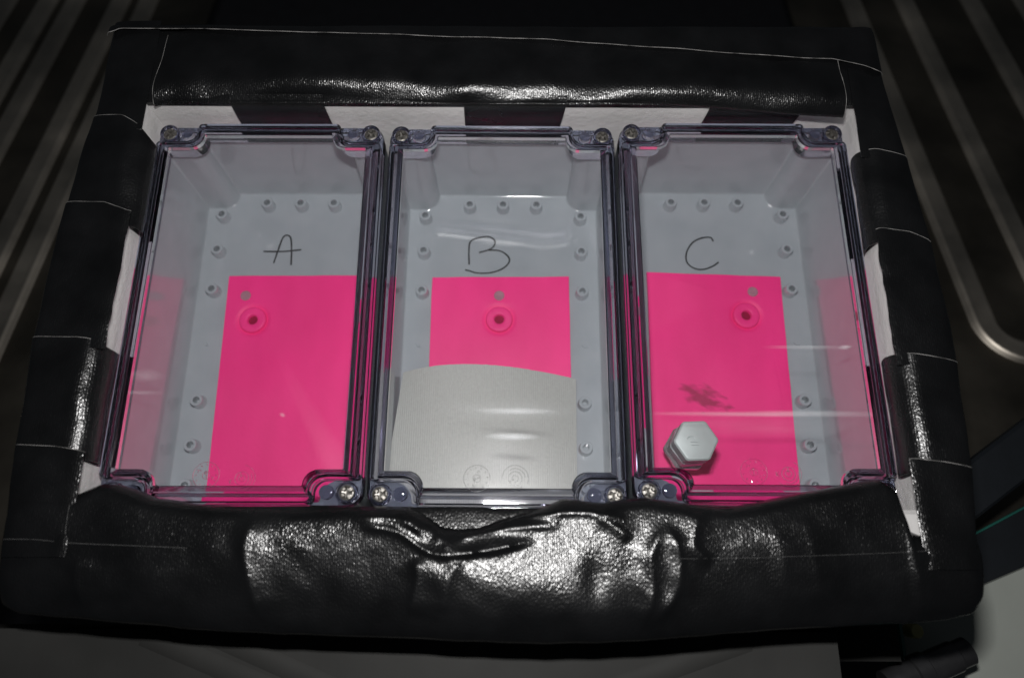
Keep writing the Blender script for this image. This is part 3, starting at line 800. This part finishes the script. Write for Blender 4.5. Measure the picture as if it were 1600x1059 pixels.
m = MB(); m.box(-900, 900, -300, 1200, -420, -410); tag(m.build('oven_floor', M['black'], smooth=False), 'black floor of the cabinet below', kind='structure')

# dark bar, glass shelf edge, white board and fittings at the lower right
def bar(name, a, b, za, zb_, wd, ht, mt, label, cat):
    p, q = P(*a, za), P(*b, zb_); d = (q-p); L = d.length
    t = d.normalized(); u = Vector((0, 0, 1)).cross(t).normalized(); v = t.cross(u)
    m = MB(); bv = min(wd, ht)*.18; L_ = []
    for s in (0, L):
        cs = [(-wd/2+bv, -ht/2), (wd/2-bv, -ht/2), (wd/2, -ht/2+bv), (wd/2, ht/2-bv), (wd/2-bv, ht/2), (-wd/2+bv, ht/2), (-wd/2, ht/2-bv), (-wd/2, -ht/2+bv)]
        L_.append([tuple(t*s+u*x+v*y) for x, y in cs])
    m.loops(L_, cap0=True, cap1=True)
    ob_ = m.build(name, mt, None, tuple(p), angle=20); tag(ob_, label, cat); return ob_
bar('support_rail', (1490, 785), (1660, 655), -96, -96, 26, 10, M['navy'], 'dark blue-black rail beside the right edge of the taped block', 'rail')
m = MB(); g0, g1 = P(1470, 862, -118), P(1680, 750, -118); t = (g1-g0).normalized(); u = Vector((t.y, -t.x, 0))
m.add([tuple(g0), tuple(g1), tuple(g1+u*70), tuple(g0+u*70)]+[tuple(x-Vector((0, 0, 5))) for x in (g0, g1, g1+u*70, g0+u*70)], [(0, 1, 2, 3), (7, 6, 5, 4), (0, 4, 5, 1), (1, 5, 6, 2), (2, 6, 7, 3), (3, 7, 4, 0)])
gs = m.build('glass_shelf', M['navy'], None, smooth=False); tag(gs, 'dark glass shelf with a thin green edge beside the taped block', 'glass shelf')
m = MB(); m.tube([tuple(g0+Vector((0, 0, .4))), tuple(g1+Vector((0, 0, .4)))], .7, 6); m.build('polished_edge', M['glass_edge'], gs)
bz = -112
m = MB(); pts = [P(1395, 985, bz), P(1535, 915, bz), P(1660, 862, bz), P(1700, 1100, bz), P(1560, 1110, bz), P(1400, 1110, bz)]
m.add([tuple(p) for p in pts]+[(p.x, p.y, p.z-4) for p in pts], [(0, 5, 4, 3, 2, 1), (6, 7, 8, 9, 10, 11)]+[(i, (i+1) % 6, (i+1) % 6+6, i+6) for i in range(6)])
tag(m.build('white_board', M['board'], None, smooth=False), 'pale grey-white board at the lower right corner', 'board')
c0, c1 = P(1385, 1072, -92), P(1512, 1016, -92); m = MB(); ax = (c1-c0).normalized()
prof = [(0, 8.2), (10, 8.2), (10.5, 9.4), (15, 9.4), (15.5, 8.2), (26, 8.2), (26.4, 7.4), (31, 7.4)]
up = Vector((0, 0, 1)); sd_ = ax.cross(up); L = []
for d_, r_ in prof: L.append([tuple(ax*(d_/31*(c1-c0).length)+sd_*r_*math.cos(2*math.pi*k/28)+up*r_*math.sin(2*math.pi*k/28)) for k in range(28)])
m.loops(L, cap0=True, cap1=True)
tag(m.build('metal_rod', M['gunmetal'], None, tuple(c0), angle=35), 'dark metallic cylindrical rod lying against the white board', 'rod')
m = MB(); q0 = P(1385, 985, -108); m.box(q0.x, q0.x+1.6, q0.y-60, q0.y+4, -112, -92); tag(m.build('glass_strip', M['glass_edge'], None, smooth=False), 'thin upright green glass strip beside the yellow fitting', 'glass')
m = MB(); q0 = P(1428, 985, -100); m.lathe([(3.6, -106), (3.8, -104), (3.8, -97), (3.2, -96)], q0.x, q0.y, 18, True, True); tag(m.build('yellow_fitting', M['brass']), 'small yellow cylindrical fitting beneath the front right of the block', 'fitting')
m = MB(); q0 = P(1270, 1030, -88); q1 = P(1388, 985, -88); m.box(q0.x, q1.x, q0.y, q0.y+22, -90.4, -78); tag(m.build('dark_steel_block', M['shelf'], None, smooth=False), 'dark grey steel block in front of the taped block', 'steel block')
